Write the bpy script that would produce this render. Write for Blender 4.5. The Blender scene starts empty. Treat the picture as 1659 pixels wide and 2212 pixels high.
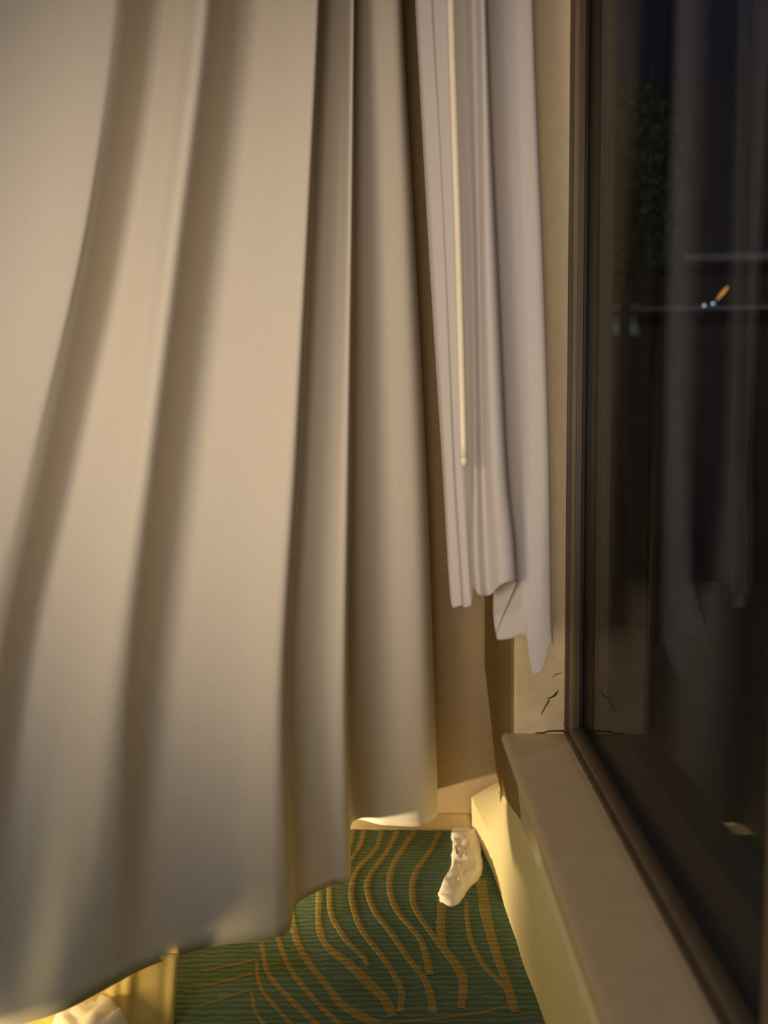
import bpy, bmesh, math, random
from mathutils import Vector, Matrix, noise
random.seed(7)
PI = math.pi
C = bpy.context.scene.collection
S = bpy.context.scene
# ------------------------------------------------------------------ camera
W, H, F = 1659.0, 2212.0, 1661.0
PITCH, YAW, ROLL = math.radians(4.0), math.radians(2.5), math.radians(-0.45)
YJ = 2.10                                    # far jamb of the window recess
ROT = Matrix.Rotation(YAW, 3, 'Z') @ Matrix.Rotation(PI/2-PITCH, 3, 'X') @ Matrix.Rotation(ROLL, 3, 'Z')
AX = ROT @ Vector((0, 0, -1))
def ray(px, py): return ROT @ Vector(((px-W/2)/F, -(py-H/2)/F, -1.0))
_r = ray(1120, 1648)
# plan sizes worked out from the photograph's lines: window wall, glass, side wall, eye height
def _onY0(px, py, Y): r = ray(px, py); return r*(Y/r.y)
XW = _onY0(1107, 1640, YJ).x                 # inner face of the window wall
_r = ray(1048, 1500); YS = (_r*(XW/_r.x)).y  # side wall behind the curtains
_r = ray(1000, 1787); EYE = -_r.z/_r.y*YS    # camera height over the carpet
CAMP = Vector((0, 0, EYE))
def dep(px, py, D): return CAMP + ray(px, py)*D
def onY(px, py, Y): r = ray(px, py); return CAMP + r*(Y/r.y)
def onX(px, py, X): r = ray(px, py); return CAMP + r*(X/r.x)
def onZ(px, py, Z): r = ray(px, py); return CAMP + r*((Z-EYE)/r.z)
def depth_of(p): return (p-CAMP).dot(AX)
XF = onY(1221, 1500, YJ-.012).x              # room-side edge of the bronze frame
XG = onY(1256, 1500, YJ-.03).x               # glass
ZS = onY(1227, 1585, YJ).z                   # sill top
CEIL = 3.45
print('GEO %.3f XF %.3f XG %.3f YS %.3f EYE %.3f ZS %.3f' % (XW, XF, XG, YS, EYE, ZS))
cd = bpy.data.cameras.new('camera'); cam = bpy.data.objects.new('camera', cd); C.objects.link(cam)
cam.matrix_world = Matrix.Translation(CAMP) @ ROT.to_4x4()
cd.sensor_fit = 'AUTO'; cd.sensor_width = 36.0; cd.lens = F/H*36.0
cd.clip_start = .02
cd.dof.use_dof = True; cd.dof.focus_distance = 2.3; cd.dof.aperture_fstop = 1.4
S.camera = cam
# ------------------------------------------------------------------ world, lamps, exposure
wd = bpy.data.worlds.new('night'); S.world = wd; wd.use_nodes = True
wd.node_tree.nodes['Background'].inputs[0].default_value = (.10, .16, .45, 1)
wd.node_tree.nodes['Background'].inputs[1].default_value = .032
S.view_settings.view_transform = 'Standard'; S.view_settings.look = 'None'
S.view_settings.exposure = 0.0; S.view_settings.gamma = 1.0; S.view_settings.use_curve_mapping = False
def lamp(name, loc, power, col, radius):
    l = bpy.data.lights.new(name, 'POINT'); l.energy = power; l.color = col; l.shadow_soft_size = radius
    o = bpy.data.objects.new(name, l); C.objects.link(o); o.location = loc; return o
def spot(name, loc, aim, power, col, radius, cone):
    l = bpy.data.lights.new(name, 'SPOT'); l.energy = power; l.color = col; l.shadow_soft_size = radius
    l.spot_size = math.radians(cone); l.spot_blend = 1.0
    o = bpy.data.objects.new(name, l); C.objects.link(o); o.location = loc
    o.rotation_euler = (Vector(aim)-Vector(loc)).to_track_quat('-Z', 'Y').to_euler(); return o
spot('room_lamp', (-1.25, -.70, 1.55), (-.10, 2.2, 1.75), 152, (1.0, .81, .61), .38, 60)
spot('front_fill', (-.25, -1.30, 1.75), (.08, 2.2, 1.82), 128, (1.0, .82, .64), .30, 52)  # added fill from the front, not a known lamp
al = bpy.data.lights.new('cool_fill', 'AREA'); al.energy = 24; al.color = (.92, .92, 1.0); al.shape = 'DISK'; al.size = .5  # added overhead fill, lifts the dark folds with cool ambient
ao = bpy.data.objects.new('cool_fill', al); C.objects.link(ao); ao.location = (-.7, -.6, 3.40)
lamp('low_night_light', (-.87, 2.32, .04), 66, (1.0, .80, .48), .03)
lamp('under_bed_light', (-1.10, 1.42, .12), 9, (1.0, .76, .38), .05)
lamp('facade_fill', (7.0, 6.0, 6.0), 260, (.85, .9, 1.0), .3)  # added fill that softly brightens the facade outside
# ------------------------------------------------------------------ materials
def srgb(r, g, b):
    f = lambda c: (c/255/12.92) if c <= 10 else ((c/255+.055)/1.055)**2.4
    return (f(r), f(g), f(b), 1)
def mat(name):
    m = bpy.data.materials.new(name); m.use_nodes = True
    nt = m.node_tree; return m, nt, nt.nodes['Principled BSDF']
def nd(nt, t, **kw):
    n = nt.nodes.new(t)
    for k, v in kw.items(): setattr(n, k, v)
    return n
def noise_col(nt, b, c1, c2, scale, detail=4, stretch=None):
    tc = nd(nt, 'ShaderNodeTexCoord'); mp = nd(nt, 'ShaderNodeMapping')
    if stretch: mp.inputs['Scale'].default_value = stretch
    nz = nd(nt, 'ShaderNodeTexNoise'); nz.inputs['Scale'].default_value = scale; nz.inputs['Detail'].default_value = detail
    rp = nd(nt, 'ShaderNodeValToRGB'); rp.color_ramp.elements[0].position = .3; rp.color_ramp.elements[1].position = .7
    rp.color_ramp.elements[0].color = c1; rp.color_ramp.elements[1].color = c2
    L = nt.links.new
    L(tc.outputs['Object'], mp.inputs[0]); L(mp.outputs[0], nz.inputs['Vector']); L(nz.outputs[0], rp.inputs[0])
    L(rp.outputs[0], b.inputs['Base Color']); return nz, rp, mp
def bump(nt, b, src, strength, dist):
    bp = nd(nt, 'ShaderNodeBump'); bp.inputs['Strength'].default_value = strength; bp.inputs['Distance'].default_value = dist
    nt.links.new(src, bp.inputs['Height']); nt.links.new(bp.outputs[0], b.inputs['Normal']); return bp
def plain(name, c1, c2, scale=40, rough=.7, bs=.2, bd=.001, metal=0, stretch=None):
    m, nt, b = mat(name); nz, rp, mp = noise_col(nt, b, c1, c2, scale, 5, stretch)
    b.inputs['Roughness'].default_value = rough; b.inputs['Metallic'].default_value = metal
    if bs: bump(nt, b, nz.outputs[0], bs, bd)
    return m
def cloth(name, c1, c2, trans, clear=0.0, scale=500):
    m, nt, b = mat(name); nz, rp, mp = noise_col(nt, b, c1, c2, scale, 2, (1, 1, .35))
    b.inputs['Roughness'].default_value = .9; b.inputs['Specular IOR Level'].default_value = .1
    bump(nt, b, nz.outputs[0], .25, .0006)
    tr = nd(nt, 'ShaderNodeBsdfTranslucent'); mx = nd(nt, 'ShaderNodeMixShader'); mx.inputs[0].default_value = trans
    L = nt.links.new; L(rp.outputs[0], tr.inputs['Color'])
    L(b.outputs[0], mx.inputs[1]); L(tr.outputs[0], mx.inputs[2]); out = nt.nodes['Material Output']
    last = mx
    if clear:
        tp = nd(nt, 'ShaderNodeBsdfTransparent'); m2 = nd(nt, 'ShaderNodeMixShader'); m2.inputs[0].default_value = clear
        L(mx.outputs[0], m2.inputs[1]); L(tp.outputs[0], m2.inputs[2]); last = m2
    L(last.outputs[0], out.inputs['Surface']); return m
M = {}
M['drape'] = cloth('drape_cloth', srgb(214, 203, 186), srgb(222, 212, 194), .03)
M['sheer'] = cloth('sheer_cloth', srgb(216, 208, 204), srgb(224, 216, 211), .30, .10)
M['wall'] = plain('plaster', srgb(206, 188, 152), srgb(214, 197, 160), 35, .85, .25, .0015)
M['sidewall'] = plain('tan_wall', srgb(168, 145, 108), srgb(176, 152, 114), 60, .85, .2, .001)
M['sill'] = plain('sill_paint', srgb(192, 165, 124), srgb(200, 173, 130), 25, .6, .1, .0006)
M['cream'] = plain('cream_paint', srgb(232, 216, 160), srgb(238, 222, 168), 30, .7, .12, .001)
M['olive'] = plain('olive_shade', srgb(132, 108, 50), srgb(142, 118, 58), 40, .7, .12, .001)  # shade of the wall strip, painted as a darker colour
M['base'] = plain('base_vinyl', srgb(222, 200, 160), srgb(228, 208, 168), 30, .6, .1, .0005)
M['ceil'] = plain('ceiling_paint', srgb(200, 190, 170), srgb(205, 195, 176), 30, .9, .1, .001)
M['bronze'] = plain('bronze_frame', srgb(78, 63, 48), srgb(88, 72, 55), 30, .45, .05, .0003, 0, (1, 1, .1))
M['bronzelt'] = plain('bronze_bead', srgb(112, 93, 70), srgb(120, 101, 77), 30, .4, .05, .0003)
M['gasket'] = plain('black_gasket', srgb(10, 8, 8), srgb(14, 11, 10), 50, .6, .05, .0003)
M['crack'] = plain('crack_dirt', srgb(60, 40, 24), srgb(92, 66, 42), 90, .95, .2, .001)
M['wand'] = plain('wand_cream', srgb(226, 213, 184), srgb(232, 220, 190), 30, .35, .02, .0003)
M['white'] = cloth('white_linen', srgb(240, 228, 208), srgb(248, 238, 222), .1)
M['skirt'] = cloth('yellow_cloth', srgb(226, 200, 120), srgb(236, 212, 136), .05)
M['dark'] = plain('night_wall', srgb(40, 40, 44), srgb(54, 53, 58), 3, .9, .2, .01)
M['ledge'] = plain('night_ledge', srgb(120, 118, 126), srgb(134, 132, 140), 6, .8, .1, .004)
M['ground'] = plain('night_ground', srgb(58, 56, 48), srgb(76, 72, 60), 2, .95, .3, .02)
M['leaf'] = plain('leaf', srgb(40, 62, 40), srgb(64, 90, 56), 6, .6, .1, .002)
M['bark'] = plain('bark', srgb(50, 40, 32), srgb(70, 58, 46), 12, .9, .4, .01)
def emit(name, col, st):
    m, nt, b = mat(name); b.inputs['Base Color'].default_value = col
    b.inputs['Emission Color'].default_value = col; b.inputs['Emission Strength'].default_value = st; return m
M['lampw'] = emit('lamp_white', srgb(200, 222, 240), 1.6)
M['lampo'] = emit('lamp_orange', srgb(240, 170, 70), .9)
M['litpane'] = emit('lit_pane', srgb(150, 156, 160), .05)
def glass_mat():
    m, nt, b = mat('window_glass'); L = nt.links.new
    g = nd(nt, 'ShaderNodeBsdfGlossy'); g.inputs['Roughness'].default_value = .03; g.inputs['Color'].default_value = (.36, .36, .38, 1)
    t = nd(nt, 'ShaderNodeBsdfTransparent'); t.inputs['Color'].default_value = (.86, .88, .87, 1)
    f = nd(nt, 'ShaderNodeFresnel'); f.inputs['IOR'].default_value = 1.3
    ge = nd(nt, 'ShaderNodeNewGeometry'); io = nd(nt, 'ShaderNodeMix'); io.inputs[2].default_value = 1.3; io.inputs[3].default_value = 1/1.3
    L(ge.outputs['Backfacing'], io.inputs[0]); L(io.outputs[0], f.inputs['IOR'])
    x = nd(nt, 'ShaderNodeMixShader'); L(f.outputs[0], x.inputs[0]); L(t.outputs[0], x.inputs[1]); L(g.outputs[0], x.inputs[2])
    L(x.outputs[0], nt.nodes['Material Output'].inputs['Surface']); nt.nodes.remove(b); return m
M['glass'] = glass_mat()
def carpet_mat(name, c1, c2, hi):
    m, nt, b = mat(name); L = nt.links.new
    tc = nd(nt, 'ShaderNodeTexCoord'); nz = nd(nt, 'ShaderNodeTexNoise'); nz.inputs['Scale'].default_value = 26; nz.inputs['Detail'].default_value = 3
    wv = nd(nt, 'ShaderNodeTexWave'); wv.wave_type = 'BANDS'; wv.bands_direction = 'Y'
    wv.inputs['Scale'].default_value = 15; wv.inputs['Distortion'].default_value = 4.5; wv.inputs['Detail'].default_value = 2.5; wv.inputs['Detail Scale'].default_value = 2.2
    mp = nd(nt, 'ShaderNodeMapping'); mp.inputs['Rotation'].default_value = (0, 0, math.radians(-6)); mp.inputs['Scale'].default_value = (.5, 1, 1)
    rp = nd(nt, 'ShaderNodeValToRGB'); e = rp.color_ramp.elements
    e[0].color = c1; e[0].position = .1; e[1].color = c2; e[1].position = .55
    n2 = e.new(.95); n2.color = hi
    fz = nd(nt, 'ShaderNodeTexNoise'); fz.inputs['Scale'].default_value = 420; fz.inputs['Detail'].default_value = 2
    L(tc.outputs['Object'], mp.inputs[0]); L(mp.outputs[0], wv.inputs['Vector']); L(wv.outputs['Fac'], rp.inputs[0])
    mx = nd(nt, 'ShaderNodeMix', data_type='RGBA', blend_type='OVERLAY'); mx.inputs[0].default_value = .45
    L(tc.outputs['Object'], fz.inputs['Vector'])
    L(rp.outputs[0], mx.inputs[6]); L(fz.outputs[0], mx.inputs[7]); L(mx.outputs[2], b.inputs['Base Color'])
    ad = nd(nt, 'ShaderNodeMath', operation='MULTIPLY_ADD'); ad.inputs[1].default_value = .25
    L(fz.outputs[0], ad.inputs[0]); L(wv.outputs['Fac'], ad.inputs[2])
    b.inputs['Roughness'].default_value = .95; b.inputs['Specular IOR Level'].default_value = .1
    bump(nt, b, ad.outputs[0], .5, .003); return m
M['green'] = carpet_mat('green_carpet', srgb(76, 96, 76), srgb(84, 104, 82), srgb(98, 118, 90))
M['ochre'] = carpet_mat('ochre_yarn', srgb(126, 110, 62), srgb(136, 119, 68), srgb(150, 133, 80))
# ------------------------------------------------------------------ mesh helpers
def link(name, me, m, parent=None, smooth=False):
    o = bpy.data.objects.new(name, me); C.objects.link(o)
    if m: me.materials.append(m)
    if parent: o.parent = parent
    if smooth:
        for p in me.polygons: p.use_smooth = True
    return o
def obj(name, bm, m, parent=None, smooth=False):
    bmesh.ops.recalc_face_normals(bm, faces=bm.faces)
    me = bpy.data.meshes.new(name); bm.to_mesh(me); bm.free(); return link(name, me, m, parent, smooth)
def box(bm, x0, x1, y0, y1, z0, z1):
    v = [bm.verts.new(p) for p in ((x0,y0,z0),(x1,y0,z0),(x1,y1,z0),(x0,y1,z0),(x0,y0,z1),(x1,y0,z1),(x1,y1,z1),(x0,y1,z1))]
    for f in ((3,2,1,0),(4,5,6,7),(0,1,5,4),(1,2,6,5),(2,3,7,6),(3,0,4,7)): bm.faces.new([v[i] for i in f])
def bx(name, dims, m, parent=None, bev=0):
    bm = bmesh.new(); box(bm, *dims); o = obj(name, bm, m, parent)
    if bev:
        b = o.modifiers.new('bevel', 'BEVEL'); b.width = bev; b.segments = 3
    return o
def empty(name, loc=(0, 0, 0)):
    o = bpy.data.objects.new(name, None); C.objects.link(o); o.location = loc; o.empty_display_size = .1; return o
def tag(o, label=None, cat=None, group=None, kind=None):
    for k, v in (('label', label), ('category', cat), ('group', group), ('kind', kind)):
        if v: o[k] = v
    return o
def cr(a, b, c, d, t):
    return .5*((2*b)+(c-a)*t+(2*a-5*b+4*c-d)*t*t+(3*b-a-3*c+d)*t**3)
def spline(pts, n):
    out = []; N = len(pts)
    for i in range(N-1):
        a = pts[max(i-1, 0)]; b = pts[i]; c = pts[i+1]; d = pts[min(i+2, N-1)]
        for k in range(n): out.append(cr(a, b, c, d, k/n))
    out.append(pts[-1]); return out
def grid(name, rows, m, parent=None, thick=0, offset=0):
    nr, nc = len(rows), len(rows[0])
    vs = [tuple(p) for r in rows for p in r]
    fs = [(i*nc+j, i*nc+j+1, (i+1)*nc+j+1, (i+1)*nc+j) for i in range(nr-1) for j in range(nc-1)]
    me = bpy.data.meshes.new(name); me.from_pydata(vs, [], fs); o = link(name, me, m, parent, True)
    if thick:
        s = o.modifiers.new('solidify', 'SOLIDIFY'); s.thickness = thick; s.offset = offset
    return o
def tube(bm, pts, r, seg=12):
    rings = []
    for i, p in enumerate(pts):
        t = (pts[min(i+1, len(pts)-1)]-pts[max(i-1, 0)]).normalized()
        a = t.orthogonal().normalized(); b = t.cross(a)
        rr = r[i] if isinstance(r, (list, tuple)) else r
        rings.append([bm.verts.new(p+(a*math.cos(2*PI*k/seg)+b*math.sin(2*PI*k/seg))*rr) for k in range(seg)])
    for A, B in zip(rings, rings[1:]):
        for k in range(seg): bm.faces.new((A[k], A[(k+1) % seg], B[(k+1) % seg], B[k]))
    bm.faces.new(rings[0][::-1]); bm.faces.new(rings[-1])
# ------------------------------------------------------------------ setting
fl = bx('floor', (-3.2, XW+.3, -1.6, YS+.15, -.1, 0), M['green']); tag(fl, 'green ribbed carpet with wavy ochre lines', kind='structure')
ce = bx('ceiling', (-3.2, XG+.2, -1.6, YS+.15, CEIL, CEIL+.1), M['ceil']); tag(ce, kind='structure')
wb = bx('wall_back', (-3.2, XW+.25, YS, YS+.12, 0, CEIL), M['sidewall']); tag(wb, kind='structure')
bb = bmesh.new()
prof = [(0, 0), (.03, 0), (.022, .012), (.015, .03), (.012, .052), (.008, .058), (0, .058)]
va = [bb.verts.new((-3.2, YS-p[0], p[1])) for p in prof]; vb = [bb.verts.new((XW, YS-p[0], p[1])) for p in prof]
for i in range(len(prof)-1): bb.faces.new((va[i], va[i+1], vb[i+1], vb[i]))
bb.faces.new(va); bb.faces.new(vb[::-1])
tag(obj('baseboard_back', bb, M['base'], None, True), kind='structure')
# window wall: curb under the sill, pier beyond the recess, lintel
n0 = onZ(1106, 1600, ZS); n1 = onZ(1335, 2190, ZS)
def nx(y): return n0.x+(n1.x-n0.x)*(y-n0.y)/(n1.y-n0.y)      # room-side edge of the sill
def onN(px, py, off=0.0):
    X = XW
    for _ in range(12): X = nx(onX(px, py, X).y)+off
    return onX(px, py, X)
bm = bmesh.new()
WT = XG+.068
box(bm, XW, WT, -1.6, YJ, 0, ZS-.034)
box(bm, XW, WT, YJ, YS+.12, 0, ZS-.034)
for v in bm.verts:
    if v.co.x < XW+.001:
        v.co.x = XW if v.co.y > YJ-.01 else nx(v.co.y)+.004
        if v.co.z < .01: v.co.x += .075
box(bm, XW, WT, YJ, YS+.12, ZS-.034, CEIL)
box(bm, XW, WT, -1.6, YJ, 3.35, CEIL)
wr = obj('wall_right', bm, M['wall']); tag(wr, kind='structure')
b = wr.modifiers.new('bevel', 'BEVEL'); b.width = .012; b.segments = 4
# sill board with rounded nosing
bm = bmesh.new()
sec = [(XF+.02, ZS-.034), (0, ZS-.034)]
for k in range(13):
    a = -PI/2 - PI*k/12
    sec.append((-.004+math.cos(a)*.017, ZS-.017+math.sin(a)*.017))
sec.append((XF+.02, ZS))
def sx(x, y): return x if x > XF else x+nx(y)
A = [bm.verts.new((sx(p[0], -1.6), -1.6, p[1])) for p in sec]; B = [bm.verts.new((sx(p[0], YJ), YJ, p[1])) for p in sec]
for i in range(len(sec)): j = (i+1) % len(sec); bm.faces.new((A[i], A[j], B[j], B[i]))
bm.faces.new(A); bm.faces.new(B[::-1])
ts = obj('trim_1', bm, M['sill'], None, True); tag(ts, 'tan painted window sill board', kind='structure')
e = ts.modifiers.new('split', 'EDGE_SPLIT'); e.split_angle = math.radians(40)
# cream skirting that swells out under the sill
pa = [onY(1020, 1787, YS-.02), onZ(1062, 1880, 0), onZ(1104, 2000, 0), onZ(1142, 2105, 0), onZ(1180, 2212, 0), onZ(1300, 2560, 0), onZ(1420, 2900, 0)]
pb = [onY(1070, 1692, YS-.03), onZ(1083, 1800, .18), onZ(1098, 1920, .17), onZ(1122, 2040, .16), onZ(1158, 2130, .15), onZ(1245, 2370, .15), onZ(1340, 2600, .15)]
def onL(px, py):                                             # on the slightly leaning wall under the sill
    p = onN(px, py)
    for _ in range(10): p = onN(px, py, .075*(1-max(p.z, 0)/ZS)-.006)
    return p
pc = [onY(1086, 1688, YS-.02), onL(1134, 1798), onL(1164, 1880), onL(1206, 2005), onL(1255, 2145), onL(1355, 2430), onL(1460, 2740)]
pa[0].z = 0; pt0 = onY(1016, 1722, YS-.03)
mid = [(pt0+Vector((.004, 0, 0)))] + [a.lerp(b, .55)+Vector((-.006, 0, 0)) for a, b in zip(pa[1:], pb[1:])]
groove = [p+Vector((.014, 0, .006)) for p in pc]
groove[0] = pc[0]+Vector((.03, 0, -.012))
top = [pc[0]+Vector((.06, 0, -.02))]+[Vector((nx(p.y)+.012, p.y, ZS-.048)) for p in pc[1:]]
secs = []
for line in (pa, mid, pb, pc, groove, top): secs.append(spline(line, 8))
tk = grid('trim_2', [list(r) for r in zip(*secs)], M['cream'], None, .01, 1); e = tk.modifiers.new('split', 'EDGE_SPLIT'); e.split_angle = math.radians(22)
tag(tk, 'cream skirting swelling out along the foot of the window wall', kind='structure')
# strip of the window wall beyond the recess, its shade painted in as olive
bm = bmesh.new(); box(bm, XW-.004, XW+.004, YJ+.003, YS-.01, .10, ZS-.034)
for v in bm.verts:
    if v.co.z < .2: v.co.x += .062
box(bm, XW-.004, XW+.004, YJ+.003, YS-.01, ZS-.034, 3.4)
tag(obj('trim_3', bm, M['olive']), 'strip of wall between recess and side wall with its shade painted olive', kind='structure')
# window: bronze frame, beads, gaskets, glass, near mullion
win = empty('window_1', (XG, YJ, ZS)); tag(win, kind='structure')
bpy.context.view_layer.update()
def wpart(name, dims, m, bev=.002):
    x0, x1, y0, y1, z0, z1 = dims
    return bx(name, (x0-XG, x1-XG, y0-YJ, y1-YJ, z0-ZS, z1-ZS), m, win, bev)
YM = onX(1640, 2195, XF+.01).y
ZT = 3.35
wpart('frame_stile', (XF, XG+.03, YJ-.012, YJ+.01, ZS, ZT), M['bronze'])
wpart('frame_rail', (XF, XG+.03, -1.6, YJ, ZS-.03, ZS+.011), M['bronze'])
wpart('glazing_bead', (XF+.009, XG-.006, YJ-.023, YJ-.011, ZS+.011, ZT), M['bronzelt'])
wpart('glazing_bead', (XF+.009, XG-.006, -1.6, YJ-.011, ZS+.010, ZS+.021), M['bronzelt'])
wpart('glazing_bead', (XF+.020, XG-.004, YJ-.030, YJ-.02, ZS+.02, ZT), M['bronze'])
wpart('glazing_bead', (XF+.020, XG-.004, -1.6, YJ-.02, ZS+.02, ZS+.028), M['bronze'])
wpart('gasket', (XG-.006, XG+.002, YJ-.040, YJ-.01, ZS+.02, ZT), M['gasket'], .001)
wpart('gasket', (XG-.006, XG+.002, -1.6, YJ-.02, ZS+.02, ZS+.036), M['gasket'], .001)
wpart('outer_frame', (XG+.010, XG+.075, YJ-.014, YJ+.006, ZS-.05, ZT), M['bronze'])
wpart('outer_sill', (XG+.010, XG+.12, -1.6, YJ-.012, ZS-.05, ZS-.004), M['bronze'])
wpart('glass_pane', (XG, XG+.006, YM, YJ-.012, ZS+.012, ZT), M['glass'], 0)
bm = bmesh.new(); box(bm, XF+.012-XG, .03, YM-.06-YJ, YM-YJ, 0, ZT-ZS)
for v in bm.verts:
    if v.co.z > 1 and v.co.y > YM-YJ-.01: v.co.y -= .03
obj('mullion', bm, M['bronzelt'], win)
# cracks in the plaster of the recess
def ribbon(name, pix, Y, m, parent, w):
    pts = [onY(x, y, Y) for x, y in pix]; bm = bmesh.new(); f = []
    for i, p in enumerate(pts):
        t = (pts[min(i+1, len(pts)-1)]-pts[max(i-1, 0)]).normalized(); n = Vector((t.z, 0, -t.x))*(w[i]*YJ/F/2)
        f.append([bm.verts.new(q) for q in (p-n, p+n, p+n+Vector((0, .004, 0)), p-n+Vector((0, .004, 0)))])
    for A, B in zip(f, f[1:]):
        for k in range(4): bm.faces.new((A[k], A[(k+1) % 4], B[(k+1) % 4], B[k]))
    bm.faces.new(f[0]); bm.faces.new(f[-1][::-1]); return obj(name, bm, m, parent)
yc = YJ-.0008
ribbon('crack', [(1206, 1491), (1201, 1499), (1196, 1504), (1190, 1507), (1181, 1510)], yc, M['crack'], wr, [1.2, 5, 5, 3, 1])
ribbon('crack', [(1187, 1512), (1182, 1520), (1176, 1530), (1171, 1540), (1169, 1545)], yc, M['crack'], wr, [3, 3, 2, 2, .8])
ribbon('crack', [(1214, 1453), (1200, 1457), (1193, 1464)], yc, M['crack'], wr, [1, 2, .8])
ribbon('crack', [(1227, 1554), (1222, 1560), (1217, 1566)], yc, M['crack'], wr, [1, 3, 1])
ribbon('crack', [(1100, 1594), (1125, 1589), (1150, 1588), (1163, 1583), (1171, 1584), (1185, 1580), (1212, 1579), (1230, 1581)], YJ-.002, M['crack'], wr, [6, 7, 4, 2, 3, 3, 4, 7])
# ------------------------------------------------------------------ carpet pattern: ochre tufted lines a little proud of the ribbed green
def zp(x, y): return (350+x/2.212, 1700+y/2.212)
STRIPES = [
 ([(925,150),(905,260),(880,330)], [20,20,18]),
 ([(980,150),(950,270),(915,330),(860,420)], [24,26,22,16]),
 ([(1060,160),(1025,290),(930,400),(905,500),(920,590),(960,690),(1060,820),(1110,900),(1145,980),(1135,1080)], [26,26,27,28,30,30,30,32,34,34]),
 ([(1150,160),(1080,300),(990,430),(985,510),(1020,600),(1090,690),(1180,820),(1250,910),(1285,1000),(1295,1085)], [26,26,30,28,28,30,32,36,40,40]),
 ([(1245,160),(1140,310),(1095,400),(1090,500),(1130,600),(1230,720),(1265,820),(1280,900)], [26,28,30,30,30,30,34,44]),
 ([(1345,170),(1290,290),(1215,400),(1195,500),(1215,590),(1290,700),(1370,800),(1430,890),(1440,960),(1428,1060)], [26,26,30,30,30,32,44,48,46,40]),
 ([(1337,540),(1335,620),(1332,690),(1345,760)], [40,42,42,40]),
 ([(1455,540),(1460,640),(1480,740),(1530,840),(1590,910),(1680,990)], [20,24,26,26,28,30]),
 ([(1520,440),(1555,640),(1600,800),(1640,920),(1690,1080)], [60,50,46,46,46]),
 ([(752,500),(750,660),(790,760),(900,850),(980,930),(1060,1010),(1105,1095)], [30,30,36,50,54,54,46]),
 ([(800,480),(810,610),(880,730),(960,810),(985,860)], [24,28,28,28,20]),
 ([(610,560),(640,720),(700,840),(790,950),(860,1040),(1000,1120),(1080,1180)], [30,32,34,34,46,56,50]),
 ([(475,740),(500,880),(570,970),(660,1060),(760,1150)], [24,26,28,28,28]),
 ([(545,690),(600,850),(680,960),(770,1060),(870,1150)], [24,28,28,28,30]),
 ([(450,830),(470,960),(560,1070),(640,1160)], [18,20,22,22]),
 ([(425,980),(450,1080),(510,1160)], [16,16,16]),
 ([(180,880),(300,860),(445,825)], [10,14,12]),
 ([(160,960),(300,930),(435,890)], [10,14,12]),
 ([(180,1050),(300,1010),(420,970)], [10,12,10]),
 ([(1000,1160),(1100,1128),(1300,1108),(1480,1085),(1680,1045)], [14,16,16,15,14]),
]
for path, wid in STRIPES:
    P = spline([Vector((*zp(x, y), w)) for (x, y), w in zip(path, wid)], 7)
    bm = bmesh.new(); rows = []
    ctr = [onZ(p.x, p.y, 0) for p in P]
    for i, p in enumerate(P):
        t = (ctr[min(i+1, len(ctr)-1)]-ctr[max(i-1, 0)]).normalized(); n = Vector((-t.y, t.x, 0))
        d = depth_of(ctr[i])
        # image width is measured across the line, seen in perspective
        hw = p.z/2.212*d/F*.5*(1+.18*noise.noise(ctr[i]*40))
        rows.append([bm.verts.new(ctr[i]+n*hw*s+Vector((0, 0, z))) for s, z in ((1, -.001), (.9, .0012), (0, .0016), (-.9, .0012), (-1, -.001))])
    for A, B in zip(rows, rows[1:]):
        for k in range(4): bm.faces.new((A[k], A[k+1], B[k+1], B[k]))
    obj('carpet_stripe', bm, M['ochre'], fl, False)
# ------------------------------------------------------------------ main curtain
# columns of folds: picture x at five heights, hem point, hem height over the carpet, depth at the top, fold depth
YST = [-420, 0, 500, 1000, 1500]
COLS = [
 ((-900,-1000,-1250,-1500,-1700), (-1800,2900), .22, 1.35, .00),
 ((-330,-380,-520,-700,-850), (-900,2560), .22, 1.62, .00),
 ((58,18,-98,-270,-426), (-472,2380), .22, 1.86, .00),
 ((235,210,145,15,-120), (-180,2280), .22, 1.90, -.02),
 ((285,267,195,85,-20), (-70,2245), .22, 1.93, -.02),
 ((350,332,264,162,59), (38,2215), .22, 1.97, .10),
 ((417,397,337,267,180), (140,2182), .22, 2.00, .02),
 ((462,448,389,326,265), (235,2132), .22, 2.00, -.035),
 ((522,508,452,389,335), (320,2088), .21, 2.08, .10),
 ((590,578,540,495,450), (440,2048), .20, 2.14, .03),
 ((665,655,630,595,560), (560,2030), .21, 2.16, -.03),
 ((700,689,666,640,612), (622,2012), .205, 2.18, -.05),
 ((690,682,668,648,626), (640,1952), .20, 2.28, .06),
 ((745,740,732,715,700), (715,1912), .195, 2.33, .00),
 ((769,764,760,754,748), (755,1895), .19, 2.33, -.04),
 ((762,762,764,758,748), (760,1776), .185, 2.40, .07),
 ((800,805,820,825,825), (830,1782), .185, 2.42, .00),
 ((848,852,872,892,906), (912,1783), .185, 2.42, -.02),
 ((862,868,894,919,937), (944,1758), .185, 2.44, .01),
 ((858,863,888,912,930), (936,1748), .185, 2.48, .05),
 ((848,852,876,898,914), (922,1732), .185, 2.54, .02),
 ((838,842,866,890,906), (912,1716), .185, None, .0),
]
cols3 = []
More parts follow.
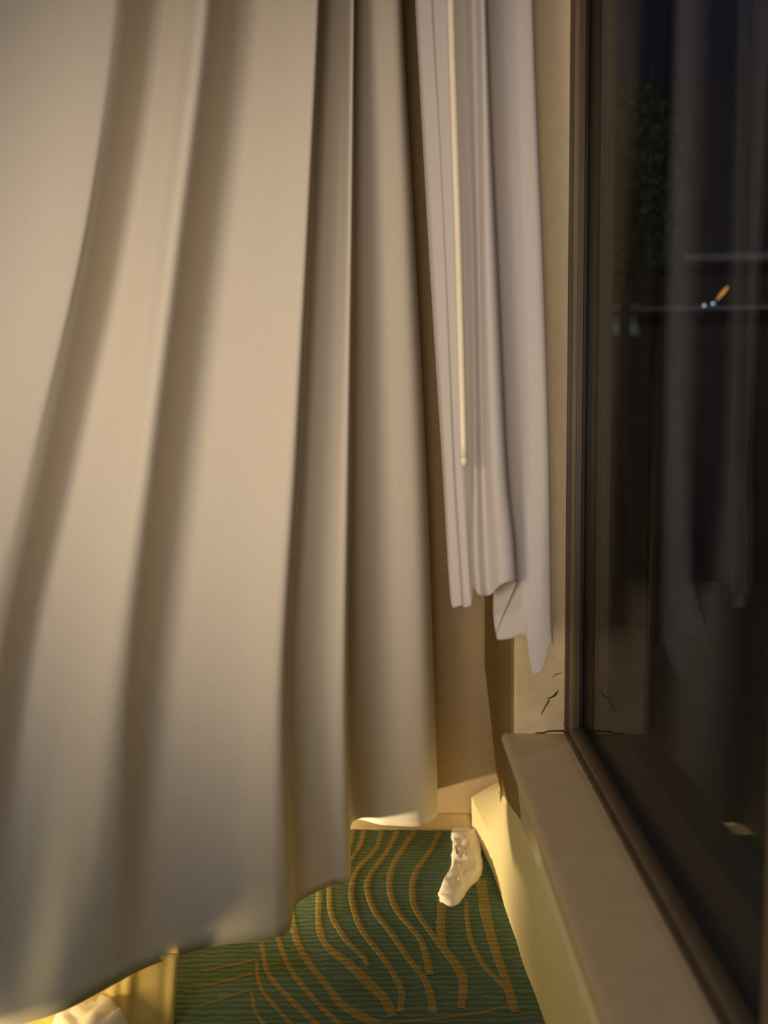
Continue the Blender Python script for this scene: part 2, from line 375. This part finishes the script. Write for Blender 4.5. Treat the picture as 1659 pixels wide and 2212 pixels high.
for xs, (hx, hy), hz, dt, fo in COLS:
    if dt is None:                                           # unseen return to the side wall, added to block the low lamp
        hp = onY(hx, hy, YS-.02)
        cols3.append(spline([onY(x, y, YS-.02) for x, y in zip(xs, YST)]+[hp], 12)); continue
    hp = onZ(hx, hy, hz); dh = depth_of(hp); pts = []
    for x, y in zip(xs, YST):
        v = min(max((y)/max(hy, 1), -.25), 1)
        d = dt+(dh-dt)*max(v, -.1)+fo*(1-.55*max(v, 0))
        pts.append(dep(x, y, d))
    pts.append(hp); cols3.append(spline(pts, 12))
rows = []
for r in range(len(cols3[0])):
    rows.append(spline([c[r] for c in cols3], 8))
dr = empty('drape', (cols3[10][-1].x, cols3[10][-1].y, 0)); tag(dr, 'heavy cream curtain with deep vertical folds hanging on the left above the carpet', 'curtain')
bpy.context.view_layer.update(); inv = Matrix.Translation(-dr.location)
rows = [[inv @ p for p in r] for r in rows]
pn = grid('drape_panel', rows, M['drape'], dr, .004, 0)
# ------------------------------------------------------------------ sheer curtain
SY = [-420, 0, 300, 600, 1000]
SC = [
 ((880,897,913,930,955), (972,1285), 1.960),
 ((888,905,922,940,962), (978,1312), 1.935),
 ((910,930,948,962,978), (996,1308), 1.925),
 ((922,938,952,966,984), (1004,1312), 1.900),
 ((950,966,976,986,1000), (1018,1306), 1.890),
 ((970,984,994,1006,1016), (1022,1270), 1.830),
 ((985,1000,1010,1020,1026), (1034,1284), 1.785),
 ((1010,1024,1030,1036,1044), (1058,1286), 1.800),
 ((1026,1040,1046,1052,1066), (1084,1262), 1.755),
 ((1038,1050,1060,1072,1090), (1112,1256), 1.765),
 ((1040,1052,1064,1078,1096), (1112,1266), 1.820),
 ((1038,1050,1062,1074,1086), (1072,1372), 1.875),
 ((1075,1088,1098,1108,1118), (1100,1380), 1.860),
 ((1098,1112,1122,1132,1142), (1136,1374), 1.830),
 ((1115,1128,1138,1147,1158), (1150,1452), 1.820),
 ((1132,1144,1152,1162,1174), (1172,1446), 1.815),
 ((1140,1150,1160,1172,1184), (1190,1385), 1.820),
 ((1142,1151,1162,1174,1186), (1198,1425), 1.830),
]
cols3 = []
for xs, (hx, hy), d in SC:
    pts = [dep(x, y, d) for x, y in zip(xs, SY)]+[dep(hx-6, hy-90, d-.004), dep(hx, hy, d-.006)]
    cols3.append(spline(pts, 10))
sh = empty('sheer_curtain', (cols3[8][-1].x, cols3[8][-1].y, cols3[8][-1].z)); tag(sh, 'thin white sheer curtain bunched with ragged hem in front of the window reveal', 'curtain')
bpy.context.view_layer.update(); inv = Matrix.Translation(-sh.location)
rows = [[inv @ p for p in spline([c[r] for c in cols3], 6)] for r in range(len(cols3[0]))]
grid('sheer_panel', rows, M['sheer'], sh, .0015, 0)
# wand
wp = [dep(x, y, 1.72) for x, y in ((966,-420),(974,0),(981,250),(989,500),(996,760),(1002,990))]
wn = empty('curtain_wand', wp[-1]); tag(wn, 'slim cream curtain wand hanging down in front of the sheer', 'curtain wand')
bpy.context.view_layer.update()
bm = bmesh.new(); tube(bm, [p-wp[-1] for p in spline(wp, 5)], .0084, 14); obj('rod', bm, M['wand'], wn, True)
bm = bmesh.new(); tip = wp[-1]; t = (wp[-1]-wp[-2]).normalized()
tube(bm, [t*-.004, t*.006, t*.012, t*.016, t*.018], [.0082, .0086, .0075, .005, .002], 14); obj('end_cap', bm, M['wand'], wn, True)
# ------------------------------------------------------------------ things on the carpet
def crumple(name, outline, D_or_z, h, label, cat, m, n=26, seed=0, amp=1.0):
    # a lump of cloth: outline on the carpet, crumpled skin with folds over it
    pts = [onZ(x, y, D_or_z) for x, y in outline]
    c = sum(pts, Vector())/len(pts); ring = spline(pts+[pts[0]], 5)[:-1]; N = len(ring)
    bm = bmesh.new(); R = []
    for k in range(n):
        t = k/(n-1); r = math.cos(t*PI/2)**.7; z = math.sin(t*PI/2)**.8*h
        row = []
        for p in ring:
            q = (p-c)*max(r, .02); s = Vector((q.x*22+seed, q.y*22, z*30))
            f = noise.noise(s)*.5+noise.noise(s*2.3)*.3+noise.noise(s*5)*.12
            row.append(bm.verts.new((q.x+f*.012*amp*(1-t), q.y+f*.012*amp*(1-t), max(z+f*h*.45*amp*min(1, 3*t), 0))))
        R.append(row)
    for A, B in zip(R, R[1:]):
        for k in range(N): bm.faces.new((A[k], A[(k+1) % N], B[(k+1) % N], B[k]))
    bm.faces.new(R[-1]); bm.faces.new(R[0][::-1])
    o = obj(name, bm, m, None, True); o.location = (c.x, c.y, 0); tag(o, label, cat); return o
crumple('white_cloth', [(976,1796),(1030,1793),(1038,1850),(1042,1890),(1012,1922),(988,1955),(950,1950),(952,1922),(972,1885),(978,1840)], 0, .035,
        'small crumpled white cloth on the carpet at the foot of the window wall', 'cloth', M['white'], 24, 3, 1.5)
# yellow ribbed skirt below the near hem
p0 = onZ(372, 2236, 0); p1 = onZ(262, 2262, 0)
dv = (p1-p0); dv.z = 0; L0 = dv.length; dv.normalize(); nv = Vector((dv.y, -dv.x, 0))
if nv.y > 0: nv = -nv
sd = Vector((p0.x-.03, p0.y, 0)).normalized()
rows = []
for i in range(14):
    z = .222*i/13; row = []
    for j in range(61):
        u = j/60*(L0+.25); w = .0025*math.sin(u*130+1.4*math.sin(u*47))+.003*math.sin(u*57+1)
        row.append(Vector((0, 0, z))+dv*u+nv*(w-.02*(1-i/13)**2)+Vector((.022*(i/13), 0, 0)))
    row = [row[0]+sd*(.5*k/8)+Vector((0, 0, .0)) for k in range(8, 0, -1)]+row  # side return added edge-on to the camera, to shade the carpet beside it
    rows.append(row)
sk = grid('fabric_skirt', rows, M['skirt'], None, .006, 0); sk.location = p0
tag(sk, 'warmly lit yellow ribbed fabric skirt standing on the carpet under the near hem', 'fabric skirt')
crumple('bed_linen', [(150,2206),(215,2160),(268,2150),(284,2190),(280,2260),(200,2330),(110,2330),(90,2260)], 0, .16,
        'crumpled white linen heaped beside the yellow skirt in the bottom left corner', 'linen', M['white'], 40, 11, .6)
# ------------------------------------------------------------------ outside in the night
gd = bx('ground', (XG+.12, 16, -3, 24, -.6, -.5), M['ground']); tag(gd, kind='structure')
bl = empty('opposite_building', (5, 12, -.5)); tag(bl, 'dark building across the way seen through the window at night', 'building')
bpy.context.view_layer.update()
def bpart(name, d, m): return bx(name, (d[0]-5, d[1]-5, d[2]-12, d[3]-12, d[4]+.5, d[5]+.5), m, bl)
zt = onY(1500, 165, 12).z
bpart('facade', (1.0, 14, 12, 13.5, -.5, zt), M['dark'])
z1 = onY(1500, 548, 11.6).z; z2 = onY(1450, 662, 11.6).z
bpart('ledge', (3.9, 14, 11.6, 12, z1-.10, z1), M['ledge'])
bpart('ledge', (1.0, 14, 11.6, 12, z2-.06, z2), M['ledge'])
q0 = onY(1312, 664, 11.9); q1 = onY(1376, 720, 11.9)
bpart('window_frame', (q0.x-.05, q1.x+.05, 11.93, 12, q1.z-.05, q0.z+.05), M['ledge'])
bpart('lit_window', (q0.x, q1.x, 11.90, 11.95, q1.z, q0.z), M['litpane'])
def blob(name, p, r, m, parent=None):
    bm = bmesh.new(); bmesh.ops.create_icosphere(bm, subdivisions=2, radius=r); o = obj(name, bm, m, parent, True); o.location = p; return o
for i, (x, y) in enumerate(((1521, 660), (1540, 656))):
    p = onY(x, y, 11.5); w = empty('wall_lamp', p); bpy.context.view_layer.update()
    tag(w, ('left one of two small white lamps glowing on the dark ledge outside', 'right one of two small white lamps glowing on the dark ledge outside')[i], 'lamp', 'white ledge lamps')
    blob('bulb', (0, 0, 0), .02, M['lampw'], w)
    bm = bmesh.new(); tube(bm, [Vector((0, 0, -.07)), Vector((0, 0, -.03)), Vector((0, 0, -.02))], [.03, .03, .02]); obj('socket', bm, M['ledge'], w)
a = onY(1549, 647, 11.4); b_ = onY(1572, 620, 11.4); w = empty('tube_lamp', a)
bpy.context.view_layer.update(); tag(w, 'slanted orange tube lamp glowing outside beyond the glass', 'lamp')
bm = bmesh.new(); tube(bm, [Vector(), (b_-a)*.5, b_-a], [.012, .024, .014]); obj('tube', bm, M['lampo'], w, True)
bm = bmesh.new(); tube(bm, [Vector((0, .04, -.09)), Vector((0, .03, -.04)), Vector((0, .02, 0))], [.015, .015, .02]); obj('bracket', bm, M['ledge'], w)
# tree
tp = onY(1352, 500, 9.0)
tr = empty('tree', (tp.x, 9.0, -.5)); tag(tr, 'dark leafy tree standing outside beside the window frame', 'tree'); bpy.context.view_layer.update()
bm = bmesh.new(); tube(bm, [Vector((0, 0, 0)), Vector((.03, 0, 1.2)), Vector((-.02, .05, 2.4)), Vector((.05, 0, tp.z+.9))], [.11, .09, .07, .03]); obj('trunk', bm, M['bark'], tr, True)
bm = bmesh.new()
for k in range(2600):
    d = Vector((random.gauss(0, 1), random.gauss(0, 1), random.gauss(0, 1))).normalized()*random.random()**.45
    c = Vector((d.x*.62, d.y*.7, tp.z+.95+d.z*1.15)); s = .06
    u = Vector((random.gauss(0, 1), random.gauss(0, 1), random.gauss(0, 1))).normalized(); v = u.orthogonal().normalized()
    vs = [bm.verts.new(c+q) for q in (u*s, v*s*.45, -u*s, -v*s*.45)]; bm.faces.new(vs)
f = obj('foliage', bm, M['leaf'], tr); f['kind'] = 'stuff'
